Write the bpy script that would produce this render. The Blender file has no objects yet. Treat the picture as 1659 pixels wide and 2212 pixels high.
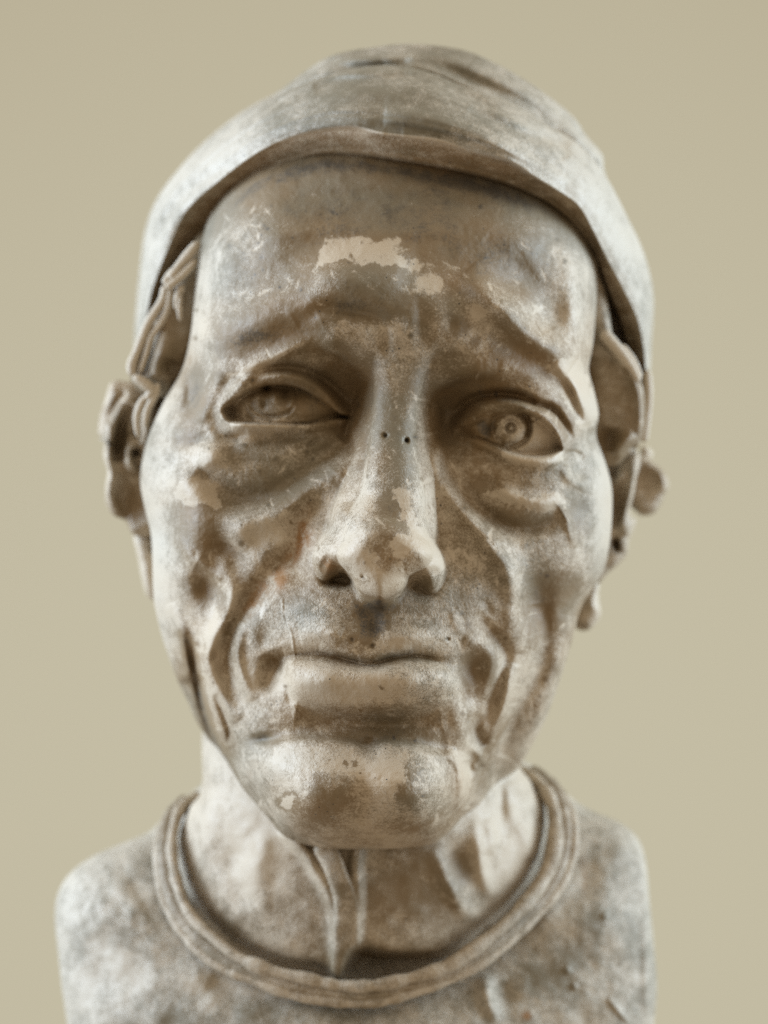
import bpy, math
import numpy as np
from mathutils import Matrix, Vector

# ------------------------------------------------------------------ camera, world, light
C = bpy.context.scene.collection
scn = bpy.context.scene
S = 0.00015            # metres per modelling unit (a unit is about 0.15 mm on the bust)
DC = 6200.0            # distance of the camera from the plane of the eyes, in units
PITCH = math.radians(12)
Z0 = 1.55              # height of the middle of the face above the floor

FR = Matrix.Translation((0, 0, Z0)) @ Matrix.Rotation(math.radians(90) + PITCH, 4, 'X')   # local x right, y up, z to the viewer
cam_d = bpy.data.cameras.new('camera')
cam = bpy.data.objects.new('camera', cam_d); C.objects.link(cam)
cam.matrix_world = FR @ Matrix.Translation((0, 0, DC * S))
cam_d.sensor_fit = 'HORIZONTAL'; cam_d.sensor_width = 36.0
cam_d.lens = 36.0 * DC / 1659.0
cam_d.clip_start = 0.05; cam_d.clip_end = 60
cam_d.dof.use_dof = True
cam_d.dof.focus_distance = (DC - 190) * S
cam_d.dof.aperture_fstop = (cam_d.lens / 1000) / (115 * S)
scn.camera = cam

w = bpy.data.worlds.new('World'); scn.world = w; w.use_nodes = True
bg = w.node_tree.nodes['Background']
_t = w.node_tree; _c = _t.nodes.new('ShaderNodeTexCoord'); _s = _t.nodes.new('ShaderNodeSeparateXYZ'); _m = _t.nodes.new('ShaderNodeMapRange'); _r = _t.nodes.new('ShaderNodeMix')
_r.data_type = 'RGBA'; _m.inputs[1].default_value = -1.0; _m.inputs[2].default_value = 1.0
_t.links.new(_c.outputs['Generated'], _s.inputs[0]); _t.links.new(_s.outputs['Z'], _m.inputs[0]); _t.links.new(_m.outputs[0], _r.inputs[0])
_r.inputs[6].default_value = (.58, .47, .34, 1); _r.inputs[7].default_value = (1.42, 1.25, 1.0, 1); _t.links.new(_r.outputs[2], bg.inputs[0])
bg.inputs[0].default_value = (1.0, 0.86, 0.67, 1); bg.inputs[1].default_value = 0.66

def area(name, loc, target, sx, sy, power, col):
    l = bpy.data.lights.new(name, 'AREA'); l.shape = 'RECTANGLE'; l.size = sx; l.size_y = sy
    l.energy = power; l.color = col
    o = bpy.data.objects.new(name, l); C.objects.link(o); o.location = loc
    o.rotation_euler = (Vector(target) - Vector(loc)).to_track_quat('-Z', 'Y').to_euler()
    return o
area('window_light', (-1.5, 0.12, 1.95), (0, 0, 1.55), 1.0, 1.6, 66, (0.60, 0.78, 1.0))
area('window_light', (1.6, 0.25, 1.95), (0, 0, 1.55), 1.0, 1.5, 57, (0.62, 0.81, 1.0))

scn.view_settings.view_transform = 'Standard'; scn.view_settings.look = 'None'
scn.view_settings.gamma = 1; scn.view_settings.use_curve_mapping = False
scn.view_settings.exposure = 0.0
scn.cycles.use_denoising = False; scn.cycles.pixel_filter_type = 'BLACKMAN_HARRIS'; scn.cycles.filter_width = 1.2
scn.cycles.use_adaptive_sampling = False; scn.cycles.max_bounces = 5; scn.cycles.diffuse_bounces = 3

# ------------------------------------------------------------------ field tools
GX0, GY0, GS = -100.0, 0.0, 2.0
GW, GH = 930, 1200
XX, YY = np.meshgrid(GX0 + GS * np.arange(GW), GY0 + GS * np.arange(GH))
rng = np.random.RandomState(7)
ZR = dict(A=(600,1100,800/1659), B=(1300,1100,800/1659), C=(600,1800,800/1659), D=(1200,1800,800/1659),
          E=(600,2400,800/1659), F=(1200,2400,800/1659), G=(600,500,800/1659), H=(1300,500,800/1659),
          I=(300,1100,600/1327), J=(1800,1100,600/1207), K=(400,100,1000/1659), L=(1300,100,1000/1659),
          M=(100,2467,1200/1659), N=(1100,2467,1200/1659))
def P(k, *pts):
    """drawing coordinates of a study sheet -> unit coordinates of the bust"""
    if k == '0': return [tuple(map(float, p)) for p in pts]
    x0, y0, s = ZR[k]
    return [((x0 + x * s) * 1659 / 2600, (y0 + y * s) * 1659 / 2600) for x, y in pts]
def win(x0, x1, y0, y1):
    i0 = max(0, int((x0 - GX0) / GS)); i1 = min(GW, int((x1 - GX0) / GS) + 2)
    j0 = max(0, int((y0 - GY0) / GS)); j1 = min(GH, int((y1 - GY0) / GS) + 2)
    return slice(j0, j1), slice(i0, i1)
def bump(F, x, y, rx, ry, h, ang=0, p=2.0):
    r = max(rx, ry) * 3.2
    s = win(x - r, x + r, y - r, y + r)
    a = math.radians(ang); dx = XX[s] - x; dy = YY[s] - y
    u = (dx * math.cos(a) + dy * math.sin(a)) / rx; v = (-dx * math.sin(a) + dy * math.cos(a)) / ry
    F[s] += h * np.exp(-(u * u + v * v) ** (p / 2))
def crom(pts, n=10, closed=False):
    p = np.array(pts, float)
    if len(p) == 2: return p[0] + (p[1] - p[0]) * np.linspace(0, 1, n)[:, None]
    if closed: q = np.vstack([p[-1], p, p[0], p[1]])
    else: q = np.vstack([2 * p[0] - p[1], p, 2 * p[-1] - p[-2]])
    out = []; t = np.linspace(0, 1, n, endpoint=False)[:, None]
    for i in range(1, len(q) - 2):
        a, b, c, d = q[i-1], q[i], q[i+1], q[i+2]
        out.append(0.5 * (2*b + (c-a)*t + (2*a-5*b+4*c-d)*t*t + (-a+3*b-3*c+d)*t**3))
    if not closed: out.append(q[-2][None])
    return np.vstack(out)
def seg_dist(c, x, y):
    """distance, side and position along for every grid point to the polyline c"""
    best = np.full(x.shape, 1e9); side = np.zeros(x.shape); pos = np.zeros(x.shape); m = len(c) - 1
    for i in range(m):
        ax, ay = c[i][:2]; dx, dy = c[i+1][0] - ax, c[i+1][1] - ay; L = dx*dx + dy*dy + 1e-9
        t = np.clip(((x - ax) * dx + (y - ay) * dy) / L, 0, 1)
        ex = x - ax - t * dx; ey = y - ay - t * dy; d = ex*ex + ey*ey
        k = d < best; best[k] = d[k]; side[k] = np.sign(dx * ey - dy * ex)[k]; pos[k] = ((i + t) / m)[k]
    return np.sqrt(best), side, pos
def stroke(F, pts, wd, h, prof='g', w2=None, taper=True, n=6):
    """prof g: soft ridge or groove, v: sharp crease, s: one sided (wd on the right-hand side, w2 on the other)"""
    c = crom(pts, n); mw = max(wd, w2 or 0)
    r = mw * (3 if prof != 'v' else 4)
    s = win(c[:,0].min() - r, c[:,0].max() + r, c[:,1].min() - r, c[:,1].max() + r)
    d, sd, t = seg_dist(c, XX[s], YY[s])
    tp = np.sin(np.pi * np.clip(t, 0.0, 1)) ** 0.5 if taper else 1.0
    if prof == 's': q_ = np.clip(np.minimum(t, 1 - t) / .16, 0, 1); tp = q_ * q_ * (3 - 2 * q_)
    if prof == 'g': e = np.exp(-(d / wd) ** 2)
    elif prof == 'v': e = np.exp(-d / wd)
    else: e = np.where(sd > 0, np.exp(-(d / wd) ** 2), np.exp(-(d / w2) ** 2))
    F[s] += h * tp * e
def pmask(pts, soft=6.0, n=6, spline=True):
    """soft mask of a closed outline"""
    c = crom(pts, n, True) if spline else np.array(pts, float)
    c = np.vstack([c, c[0]])
    r = soft * 3
    s = win(c[:,0].min() - r, c[:,0].max() + r, c[:,1].min() - r, c[:,1].max() + r)
    x, y = XX[s], YY[s]; inside = np.zeros(x.shape, bool)
    for i in range(len(c) - 1):
        x1, y1 = c[i]; x2, y2 = c[i+1]
        k = ((y1 > y) != (y2 > y)) & (x < (x2 - x1) * (y - y1) / (y2 - y1 + 1e-12) + x1); inside ^= k
    d, _, _ = seg_dist(c, x, y); d = np.where(inside, d, -d)
    return s, 1 / (1 + np.exp(-np.clip(d / soft * 2.2, -30, 30))), d
def area_add(F, pts, h, soft=8.0):
    s, m, d = pmask(pts, soft); F[s] += h * m
def smax(a, b, k):
    h = np.clip(0.5 + 0.5 * (a - b) / k, 0, 1); return b * (1 - h) + a * h + k * h * (1 - h)
def ell(F, x, y, rx, ry, w0, rw, k, ang=0):
    """merge an ellipsoid, centre at depth w0, into the relief"""
    r = max(rx, ry) * 1.25
    s = win(x - r, x + r, y - r, y + r)
    a = math.radians(ang); dx = XX[s] - x; dy = YY[s] - y
    u = (dx * math.cos(a) + dy * math.sin(a)) / rx; v = (-dx * math.sin(a) + dy * math.cos(a)) / ry
    q = 1 - u*u - v*v
    z = np.where(q > 0, w0 + rw * np.sqrt(np.maximum(q, 0)), w0 + rw * q * 2.0)
    F[s] = smax(F[s], z, k)
def rod(F, pts, k, n=8, pw=2.0):
    """merge a tapering rod through (x, y, depth of crest, half width, height)"""
    c = crom(pts, n); r = c[:,3].max() * 1.6
    s = win(c[:,0].min() - r, c[:,0].max() + r, c[:,1].min() - r, c[:,1].max() + r)
    d, sd, t = seg_dist(c, XX[s], YY[s]); i = t * (len(c) - 1)
    f = lambda q: np.interp(i, np.arange(len(c)), c[:, q])
    u = d / f(3); z = f(2) - f(4) * (1 - np.maximum(1 - u**pw, 0) ** (1 / pw)) - np.maximum(u - 1, 0) * f(4) * 3
    F[s] = smax(F[s], z, k)
def rbf(pts, px, py, reg=0.02):
    p = np.array(pts, float); sc = 300.0
    q = p[:, :2] / sc; d = np.linalg.norm(q[:, None] - q[None], axis=2)
    U = lambda r: r * r * np.log(r + 1e-9)
    n = len(p); A = np.zeros((n + 3, n + 3)); A[:n, :n] = U(d) + reg * np.eye(n); A[:n, n] = 1; A[:n, n+1:] = q
    A[n, :n] = 1; A[n+1:, :n] = q.T
    co = np.linalg.solve(A, np.concatenate([p[:, 2], np.zeros(3)]))
    # evaluated on a coarse grid, then interpolated
    xs = px[0, ::8]; ys = py[::8, 0]; X, Y = np.meshgrid(xs, ys)
    o = co[n] + co[n+1] * X / sc + co[n+2] * Y / sc
    for i in range(n): o += co[i] * U(np.hypot(X / sc - q[i, 0], Y / sc - q[i, 1]))
    o1 = np.array([np.interp(px[0], xs, r) for r in o])
    return np.array([np.interp(py[:, 0], ys, o1[:, i]) for i in range(o1.shape[1])]).T
def blur(F, r):
    k = np.exp(-0.5 * (np.arange(-int(3*r/GS)-1, int(3*r/GS)+2) * GS / r) ** 2); k /= k.sum()
    h = len(k) // 2
    G = np.pad(F, ((h, h), (0, 0)), 'edge'); G = sum(k[i] * G[i:i + F.shape[0]] for i in range(len(k)))
    G = np.pad(G, ((0, 0), (h, h)), 'edge'); return sum(k[i] * G[:, i:i + F.shape[1]] for i in range(len(k)))
def noise(cell, seed=0, sx=1.0):
    """smooth random field of the given feature size"""
    r = np.random.RandomState(seed); gw = int(GW * GS / cell / sx) + 4; gh = int(GH * GS / cell) + 4
    g = r.rand(gh, gw) * 2 - 1
    u = (XX - GX0) / cell / sx + 1; v = (YY - GY0) / cell + 1
    i = u.astype(int); j = v.astype(int); fu = u - i; fv = v - j
    fu = fu*fu*(3-2*fu); fv = fv*fv*(3-2*fv)
    return (g[j, i]*(1-fu)+g[j, i+1]*fu)*(1-fv) + (g[j+1, i]*(1-fu)+g[j+1, i+1]*fu)*fv
def sample(F, x, y):
    u = np.clip((x - GX0) / GS, 0, GW - 1.001); v = np.clip((y - GY0) / GS, 0, GH - 1.001)
    i = u.astype(int); j = v.astype(int); fu = u - i; fv = v - j
    return (F[j, i]*(1-fu)+F[j, i+1]*fu)*(1-fv) + (F[j+1, i]*(1-fu)+F[j+1, i+1]*fu)*fv
def to3(x, y, wv):
    k = (DC - wv) / DC
    return np.stack([(x - 829.5) * k, -(y - 1106.0) * k, wv], -1) * S

# ------------------------------------------------------------------ mesh tools
def mesh_grid(name, co, closed_u=False, attrs=None, caps=True):
    """co: (rows, cols, 3) -> quad mesh"""
    R, K, _ = co.shape
    me = bpy.data.meshes.new(name); me.vertices.add(R * K); me.vertices.foreach_set('co', co.reshape(-1).astype(np.float32))
    a = np.arange(R * K).reshape(R, K)
    if closed_u: b = np.concatenate([a, a[:, :1]], 1)
    else: b = a
    q = np.stack([b[:-1, :-1], b[1:, :-1], b[1:, 1:], b[:-1, 1:]], -1).reshape(-1, 4)
    n = len(q); me.loops.add(n * 4); me.loops.foreach_set('vertex_index', q.reshape(-1).astype(np.int32))
    me.polygons.add(n); me.polygons.foreach_set('loop_start', np.arange(0, n * 4, 4, dtype=np.int32))
    me.polygons.foreach_set('loop_total', np.full(n, 4, np.int32))
    me.polygons.foreach_set('use_smooth', np.ones(n, bool))
    me.update(calc_edges=True)
    for k, v in (attrs or {}).items():
        at = me.attributes.new(k, 'FLOAT', 'POINT'); at.data.foreach_set('value', v.reshape(-1).astype(np.float32))
    return me
def place(name, me, mat, parent, label=None):
    o = bpy.data.objects.new(name, me); C.objects.link(o); me.materials.append(mat)
    o.parent = parent
    if label: o['label'] = label
    return o
def polar_outline(pts, cx, cy, smooth=True):
    c = crom(pts, 10, True) if smooth else np.array(pts, float)
    a = np.arctan2(c[:,1] - cy, c[:,0] - cx); r = np.hypot(c[:,0] - cx, c[:,1] - cy)
    k = np.argsort(a); a = a[k]; r = r[k]
    a = np.concatenate([a - 2*np.pi, a, a + 2*np.pi]); r = np.concatenate([r, r, r])
    return lambda f: np.interp(f, a, r)
def blob(name, F, outline, ctr, nu, nv, Dp, n_exp, back, mat, parent, tone=None, rust=None, smax_=1.9, tail=0.7, label=None, extra=None):
    """closed rounded body: front relief F inside the outline, rounding over at the outline, closing behind"""
    cx, cy = ctr; R = polar_outline(outline, cx, cy)
    a, b = np.meshgrid(np.linspace(-1, 1, nu), np.linspace(-1, 1, nv))
    dx = a * np.sqrt(1 - b*b/2); dy = b * np.sqrt(1 - a*a/2)
    r = np.minimum(np.hypot(dx, dy), 1.0); f = np.arctan2(dy, dx)
    s = r * smax_ + r**6 * tail
    rho = np.sin(s); Ro = R(f); front = s <= np.pi/2
    rs = np.where(front, rho, 1.0)
    sx = cx + Ro * rs * np.cos(f) ; sy = cy + Ro * rs * np.sin(f)
    E = sample(F, cx + (sx - cx) * 0.995, cy + (sy - cy) * 0.995)
    th = np.linspace(-np.pi, np.pi, 181); eo = sample(F, cx + R(th) * np.cos(th), cy + R(th) * np.sin(th)).mean()
    g = np.where(front, 1 - np.sqrt(np.maximum(1 - rho**n_exp, 0)), 1.0)
    bk = np.where(front, 0, -np.cos(s))
    mix = np.clip((s - np.pi/2) / 0.9, 0, 1); mix = mix*mix*(3-2*mix)
    wv = (E * (1 - mix) + eo * mix) - Dp * g - back * bk
    px = cx + Ro * rho * np.cos(f); py = cy + Ro * rho * np.sin(f)
    co = to3(px, py, wv)
    at = {'tone': sample(tone, sx, sy) if tone is not None else np.full(E.shape, .5),
          'rust': sample(rust, sx, sy) if rust is not None else np.zeros(E.shape),
          'grey': sample(GR, sx, sy) if name == 'head' else np.full(E.shape, {'torso': .85, 'neck': .3, 'ear': .25}.get(name, .3))}
    return place(name, mesh_grid(name, co, attrs=at), mat, parent, label)
def tube(name, pts, mat, parent, ns=24, n=14, tone=0.4, flat=1.0, seed=0, lump=0.0, join=None):
    """rope through (x, y, depth, radius)"""
    c = crom(pts, n); x, y, z, r = c.T; m = len(c)
    T = np.gradient(np.stack([x, y, z], 1), axis=0); T /= np.linalg.norm(T, axis=1)[:, None]
    N = np.cross(T, np.array([0, 0, 1.0])); N /= np.linalg.norm(N, axis=1)[:, None] + 1e-9; B = np.cross(N, T)
    rr = np.random.RandomState(seed); lm = np.interp(np.arange(m), np.arange(0, m + 9, 5)[:len(np.arange(0, m + 9, 5))], rr.rand(len(np.arange(0, m + 9, 5)))) - .5
    r = r * (1 + lump * lm)
    e = np.ones(m); e[0] = e[-1] = 0.05; 
    if m > 6: e[1] = e[-2] = 0.7
    th = np.linspace(0, 2*np.pi, ns, endpoint=False)
    p = np.stack([x, y, z], 1)[:, None] + (r * e)[:, None, None] * (np.cos(th)[None, :, None] * N[:, None] + flat * np.sin(th)[None, :, None] * B[:, None])
    k = (DC - p[..., 2]) / DC
    co = np.stack([(p[..., 0] - 829.5) * k, -(p[..., 1] - 1106) * k, p[..., 2]], -1) * S
    at = {'tone': np.full(co.shape[:2], tone), 'rust': np.zeros(co.shape[:2]), 'grey': np.full(co.shape[:2], .35)}
    return place(name, mesh_grid(name, co, closed_u=True, attrs=at), mat, parent)

# ------------------------------------------------------------------ materials
def mk_plaster():
    m = bpy.data.materials.new('aged_plaster'); m.use_nodes = True; nt = m.node_tree; N = nt.nodes; L = nt.links
    b = N['Principled BSDF']
    def nd(t, **kw):
        n = N.new(t)
        for k, v in kw.items(): setattr(n, k, v)
        return n
    tc = nd('ShaderNodeTexCoord')
    def nz(scale, detail=6, rough=.6, dist=0, vec=None):
        n = nd('ShaderNodeTexNoise'); n.inputs['Scale'].default_value = scale; n.inputs['Detail'].default_value = detail
        n.inputs['Roughness'].default_value = rough; n.inputs['Distortion'].default_value = dist
        L.new(vec or tc.outputs['Object'], n.inputs['Vector']); return n.outputs['Fac']
    def mth(op, a, b_=None, c_=None, clamp=False):
        n = nd('ShaderNodeMath', operation=op, use_clamp=clamp)
        for i, v in enumerate((a, b_, c_)):
            if v is None: continue
            if isinstance(v, (int, float)): n.inputs[i].default_value = v
            else: L.new(v, n.inputs[i])
        return n.outputs[0]
    def mr(v, a, b_, c_=0.0, d=1.0):
        n = nd('ShaderNodeMapRange', interpolation_type='SMOOTHSTEP'); L.new(v, n.inputs[0])
        for i, q in enumerate((a, b_, c_, d)): n.inputs[i + 1].default_value = q
        return n.outputs[0]
    def mix(f, a, b_):
        n = nd('ShaderNodeMix', data_type='RGBA')
        if isinstance(f, (int, float)): n.inputs[0].default_value = f
        else: L.new(f, n.inputs[0])
        for i, v in ((6, a), (7, b_)):
            if isinstance(v, tuple): n.inputs[i].default_value = (*v, 1)
            else: L.new(v, n.inputs[i])
        return n.outputs[2]
    at = nd('ShaderNodeAttribute', attribute_name='tone').outputs['Fac']
    ru = nd('ShaderNodeAttribute', attribute_name='rust').outputs['Fac']
    gy = nd('ShaderNodeAttribute', attribute_name='grey').outputs['Fac']
    n1 = nz(60, 8, .65, .6); n2 = nz(260, 6, .7); n3 = nz(1300, 3, .7); n4 = nz(25, 4, .5)
    # patina cover: authored tone shifted by noise of three sizes
    v = mth('ADD', at, mth('MULTIPLY', mth('SUBTRACT', n1, .5), .8))
    v = mth('ADD', v, mth('MULTIPLY', mth('SUBTRACT', n2, .5), .9))
    v = mth('ADD', v, mth('MULTIPLY', mth('SUBTRACT', n3, .5), 1.0))
    cov = mr(v, .22, .80)
    pale = mix(n4, (.47, .365, .245), (.43, .352, .255))
    brown = mix(mr(n4, .35, .65), (.215, .134, .060), (.172, .124, .066))
    pale = mix(gy, pale, (.445, .39, .308)); brown = mix(gy, brown, (.172, .148, .100))
    col = mix(cov, pale, brown)
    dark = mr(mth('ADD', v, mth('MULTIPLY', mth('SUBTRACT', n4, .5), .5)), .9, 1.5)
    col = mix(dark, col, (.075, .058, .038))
    rf = mth('MULTIPLY', ru, mr(n2, .35, .6), clamp=True)
    col = mix(rf, col, (.27, .135, .045))
    # pin holes
    vo = nd('ShaderNodeTexVoronoi'); vo.inputs['Scale'].default_value = 420; L.new(tc.outputs['Object'], vo.inputs['Vector'])
    sel = mth('GREATER_THAN', nz(90, 2), .62)
    hole = mth('MULTIPLY', mth('LESS_THAN', vo.outputs['Distance'], .13), sel)
    col = mix(mth('MULTIPLY', hole, .8), col, (.03, .024, .018))
    L.new(col, b.inputs['Base Color'])
    L.new(mr(n2, .3, .7, .50, .68), b.inputs['Roughness'])
    b.inputs['Specular IOR Level'].default_value = .5
    h = mth('ADD', mth('MULTIPLY', n2, .35), mth('MULTIPLY', n3, .22))
    h = mth('ADD', h, mth('MULTIPLY', cov, .12))
    h = mth('SUBTRACT', h, mth('MULTIPLY', hole, .6))
    h = mth('ADD', h, mth('MULTIPLY', n1, .3))
    bp = nd('ShaderNodeBump'); bp.inputs['Strength'].default_value = .75; bp.inputs['Distance'].default_value = .0009
    L.new(h, bp.inputs['Height']); L.new(bp.outputs[0], b.inputs['Normal'])
    return m
PL = mk_plaster()
def mk_wall():
    m = bpy.data.materials.new('painted_wall'); m.use_nodes = True; nt = m.node_tree; b = nt.nodes['Principled BSDF']
    n = nt.nodes.new('ShaderNodeTexNoise'); n.inputs['Scale'].default_value = 1.3
    r = nt.nodes.new('ShaderNodeValToRGB')
    r.color_ramp.elements[0].color = (.425, .365, .247, 1); r.color_ramp.elements[1].color = (.445, .38, .258, 1)
    nt.links.new(n.outputs['Fac'], r.inputs[0]); nt.links.new(r.outputs[0], b.inputs['Base Color'])
    b.inputs['Roughness'].default_value = .8
    return m

# ------------------------------------------------------------------ the wall behind
wd_, wh_, wy = 8.0, 5.0, 1.9
co = np.array([[[x, wy, z] for x in (-wd_/2, wd_/2)] for z in (-0.0, wh_)], float)
wall = bpy.data.objects.new('wall', mesh_grid('wall', co)); C.objects.link(wall); wall.data.materials.append(mk_wall()); wall['kind'] = 'structure'

bust = bpy.data.objects.new('plaster_bust', None); C.objects.link(bust)
bust.matrix_world = FR
bust['label'] = 'aged white and brown plaster bust of a gaunt old man in a close cap'
bust['category'] = 'bust'

# ------------------------------------------------------------------ THE FACE
ctrl = [(840,250,-230),(600,280,-290),(1080,300,-300),(420,400,-430),(1260,420,-420),
 (850,400,-95),(650,410,-130),(1040,420,-135),(510,440,-235),(1180,480,-240),(440,520,-370),(1270,560,-370),
 (850,550,5),(650,550,-25),(1040,560,-35),(500,560,-150),(1180,600,-145),(430,620,-300),(1280,680,-310),
 (760,660,55),(870,690,65),(980,680,45),(620,690,25),(1080,700,20),(500,700,-60),(1180,720,-70),(420,720,-250),(1275,760,-230),
 (560,790,-25),(1180,810,-60),(1100,770,0),(680,770,10),
 (865,830,-12),(795,885,-92),(932,885,-90),(788,820,-45),(935,820,-40),(775,935,-70),(945,950,-78),(470,820,-100),(395,830,-250),(1270,850,-170),
 (590,870,-92),(680,880,-108),(1105,925,-88),(1010,900,-108),(745,870,-92),(940,875,-92),(480,890,-115),(640,790,0),(1080,810,10),(760,800,-25),(930,800,-25),(1240,950,-140),
 (390,930,-180),(335,930,-300),(1297,960,-250),
 (470,990,-75),(580,1000,-45),(700,990,-40),(840,1000,30),(980,1010,-35),(1100,1040,-38),(1210,1050,-105),(380,1030,-160),(305,1040,-310),(1318,1060,-280),
 (430,1120,-95),(560,1130,-30),(680,1120,5),(820,1150,60),(960,1130,10),(1080,1140,-25),(1200,1160,-110),(340,1150,-260),(1308,1180,-280),
 (390,1230,-150),(480,1230,-70),(570,1220,-5),(660,1220,50),(820,1250,100),(970,1230,45),(1070,1230,5),(1170,1240,-90),(1270,1270,-250),
 (380,1330,-240),(440,1320,-150),(560,1320,10),(660,1310,65),(820,1330,112),(950,1310,70),(1050,1310,5),(1130,1320,-90),(1230,1340,-260),
 (375,1430,-330),(440,1420,-200),(510,1420,-70),(600,1430,25),(700,1400,95),(810,1400,130),(910,1410,98),(1010,1430,25),(1080,1430,-60),(1150,1430,-180),(1215,1430,-300),
 (430,1540,-300),(500,1540,-120),(560,1540,-30),(680,1560,55),(800,1570,75),(930,1560,45),(1020,1560,-45),(1085,1560,-170),(1165,1560,-320),
 (500,1640,-180),(540,1650,-40),(600,1680,60),(700,1690,130),(790,1690,150),(880,1690,135),(950,1690,80),(1000,1690,-20),(1060,1660,-230),(1120,1640,-330),
 (590,1750,0),(700,1790,85),(790,1800,95),(900,1790,70),(965,1760,10),(790,1900,-100),(600,1900,-200),(1000,1900,-250)]
ctrl = [(x, y, z * (1 - .38 * min(1, max(0, (abs(x - 815) - 240) / 140))) if z < -40 and 430 < y else z) for x, y, z in ctrl]
Fc = rbf(ctrl, XX, YY, 0.004)

B0 = Fc.copy()
# --- forehead
bump(Fc, 590, 500, 90, 90, 16); bump(Fc, 1060, 500, 110, 90, 14)
bump(Fc, 1240, 650, 30, 130, 26, -4)                                         # temporal ridge right
bump(Fc, 480, 600, 40, 120, 16, 6)
stroke(Fc, [(900,575),(850,566),(771,562),(705,582),(660,625),(610,668),(530,705),(450,738),(415,770)], 44, 17, 's', w2=66, taper=False); stroke(Fc, [(470,765),(560,745),(640,712),(690,690)], 30, -7)      # edge of the knotted brow, left
area_add(Fc, P('0',(700,590),(760,570),(850,575),(900,610),(960,640),(1000,700),(950,770),(860,800),(780,770),(690,720),(650,680)), 17, 26); bump(Fc, 760, 615, 70, 40, 12, 10); bump(Fc, 1035, 650, 40, 34, 9)
stroke(Fc, P('H',(560,900),(760,1080),(960,1270),(1180,1420),(1330,1520)), 30, 32); stroke(Fc, [(1060,720),(1120,760),(1190,815),(1230,860)], 26, -8)    # brow ridge right
bump(Fc, 1115, 620, 55, 40, -14, 35); bump(Fc, 1190, 690, 42, 50, -20, 30)
bump(Fc, 1120, 655, 44, 32, 13)
stroke(Fc, P('H',(700,640),(1000,900),(1080,1150),(1150,1300)), 30, -8)
stroke(Fc, P('0',(640,700),(700,668),(760,672),(830,690),(880,705)), 16, -11)
stroke(Fc, P('0',(905,640),(915,700),(905,770),(870,810)), 16, -7)
stroke(Fc, P('0',(830,705),(835,750),(845,790)), 11, -7)
stroke(Fc, P('0',(600,440),(760,420),(900,425),(1050,440)), 14, -5); stroke(Fc, P('0',(560,520),(700,500),(860,505),(1000,500)), 16, 5)
bump(Fc, 1000, 745, 30, 25, 8); bump(Fc, 975, 700, 14, 16, -8)

# --- left brow and socket
stroke(Fc, P('A',(60,260),(200,300),(420,330),(600,270),(780,180),(940,120),(1120,160)), 16, 11)
stroke(Fc, P('A',(470,430),(640,330),(820,320),(1000,380),(1130,500),(1190,600)), 13, -20)
bump(Fc, *P('A',(1130,330))[0], 54, 56, -25, 30); bump(Fc, *P('A',(1270,560))[0], 40, 60, -26)
stroke(Fc, P('A',(930,130),(1150,200),(1330,360),(1410,520),(1380,640),(1300,760)), 11, 17, 's', w2=38)
stroke(Fc, P('A',(1180,830),(1330,620)), 20, -16)
# outer hood fold
stroke(Fc, P('A',(330,330),(260,450),(200,600),(150,680)), 19, 17); stroke(Fc, P('A',(120,350),(110,500),(90,650)), 16, -12)
stroke(Fc, P('A',(0,830),(120,830),(240,770)), 14, -8)
stroke(Fc, P('A',(60,300),(40,450),(10,600)), 10, 14)
# eyeball and lids
def eyeball(cx, cy, rx, ry, w0, rw, up, lo, soft=3.0):
    s, m, d = pmask(up + lo[::-1], soft)
    u = (XX[s] - cx) / rx; v = (YY[s] - cy) / ry; z = w0 + rw * (np.sqrt(np.maximum(1 - u*u - v*v, 0)) - 1)
    Fc[s] = Fc[s] * (1 - m) + z * m
upL = P('A',(340,600),(430,520),(540,458),(700,428),(860,450),(1000,535),(1120,620),(1200,652))
loL = P('A',(340,610),(400,675),(650,688),(900,695),(1050,665),(1200,655))
lidL = P('A',(300,560),(400,450),(520,375),(700,345),(880,365),(1040,460),(1160,580),(1230,650))
s, m, d = pmask(P('A',(290,600),(400,440),(520,360),(700,330),(890,350),(1060,450),(1170,570),(1240,660),(1060,730),(850,760),(600,760),(400,740)), 12)
Fc[s] += 26 * m                                            # the bulge of lids over the ball
eyeball(*P('A',(720,560))[0], 150, 78, -66, 84, upL, loL, 3.2)
stroke(Fc, lidL, 13, 11, taper=True); stroke(Fc, upL, 3, -5)
stroke(Fc, P('A',(390,700),(650,708),(880,712),(1040,690)), 11, 11)
stroke(Fc, loL, 3, -8)
bump(Fc, *P('A',(370,600))[0], 13, 13, -10); bump(Fc, *P('A',(1220,650))[0], 12, 10, -10)
# carved iris left
ic = P('A',(665,520))[0]
def iris(ic, r, prof):
    s = win(ic[0]-r*2, ic[0]+r*2, ic[1]-r*2, ic[1]+r*2); d = np.hypot(XX[s]-ic[0], YY[s]-ic[1])
    Fc[s] += np.interp(d, *prof)
stroke(Fc, P('A',(500,520),(540,600),(620,640),(720,640),(800,600),(840,520),(830,450)), 4, -6)
bump(Fc, *P('A',(632,440))[0], 9, 7, -20); bump(Fc, *P('A',(560,500))[0], 9, 13, 6); bump(Fc, *P('A',(690,500))[0], 10, 14, 8)
bump(Fc, *P('A',(760,470))[0], 8, 14, -9); bump(Fc, *P('A',(820,560))[0], 9, 14, 7, 20); bump(Fc, *P('A',(610,560))[0], 6, 10, -6)
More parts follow.
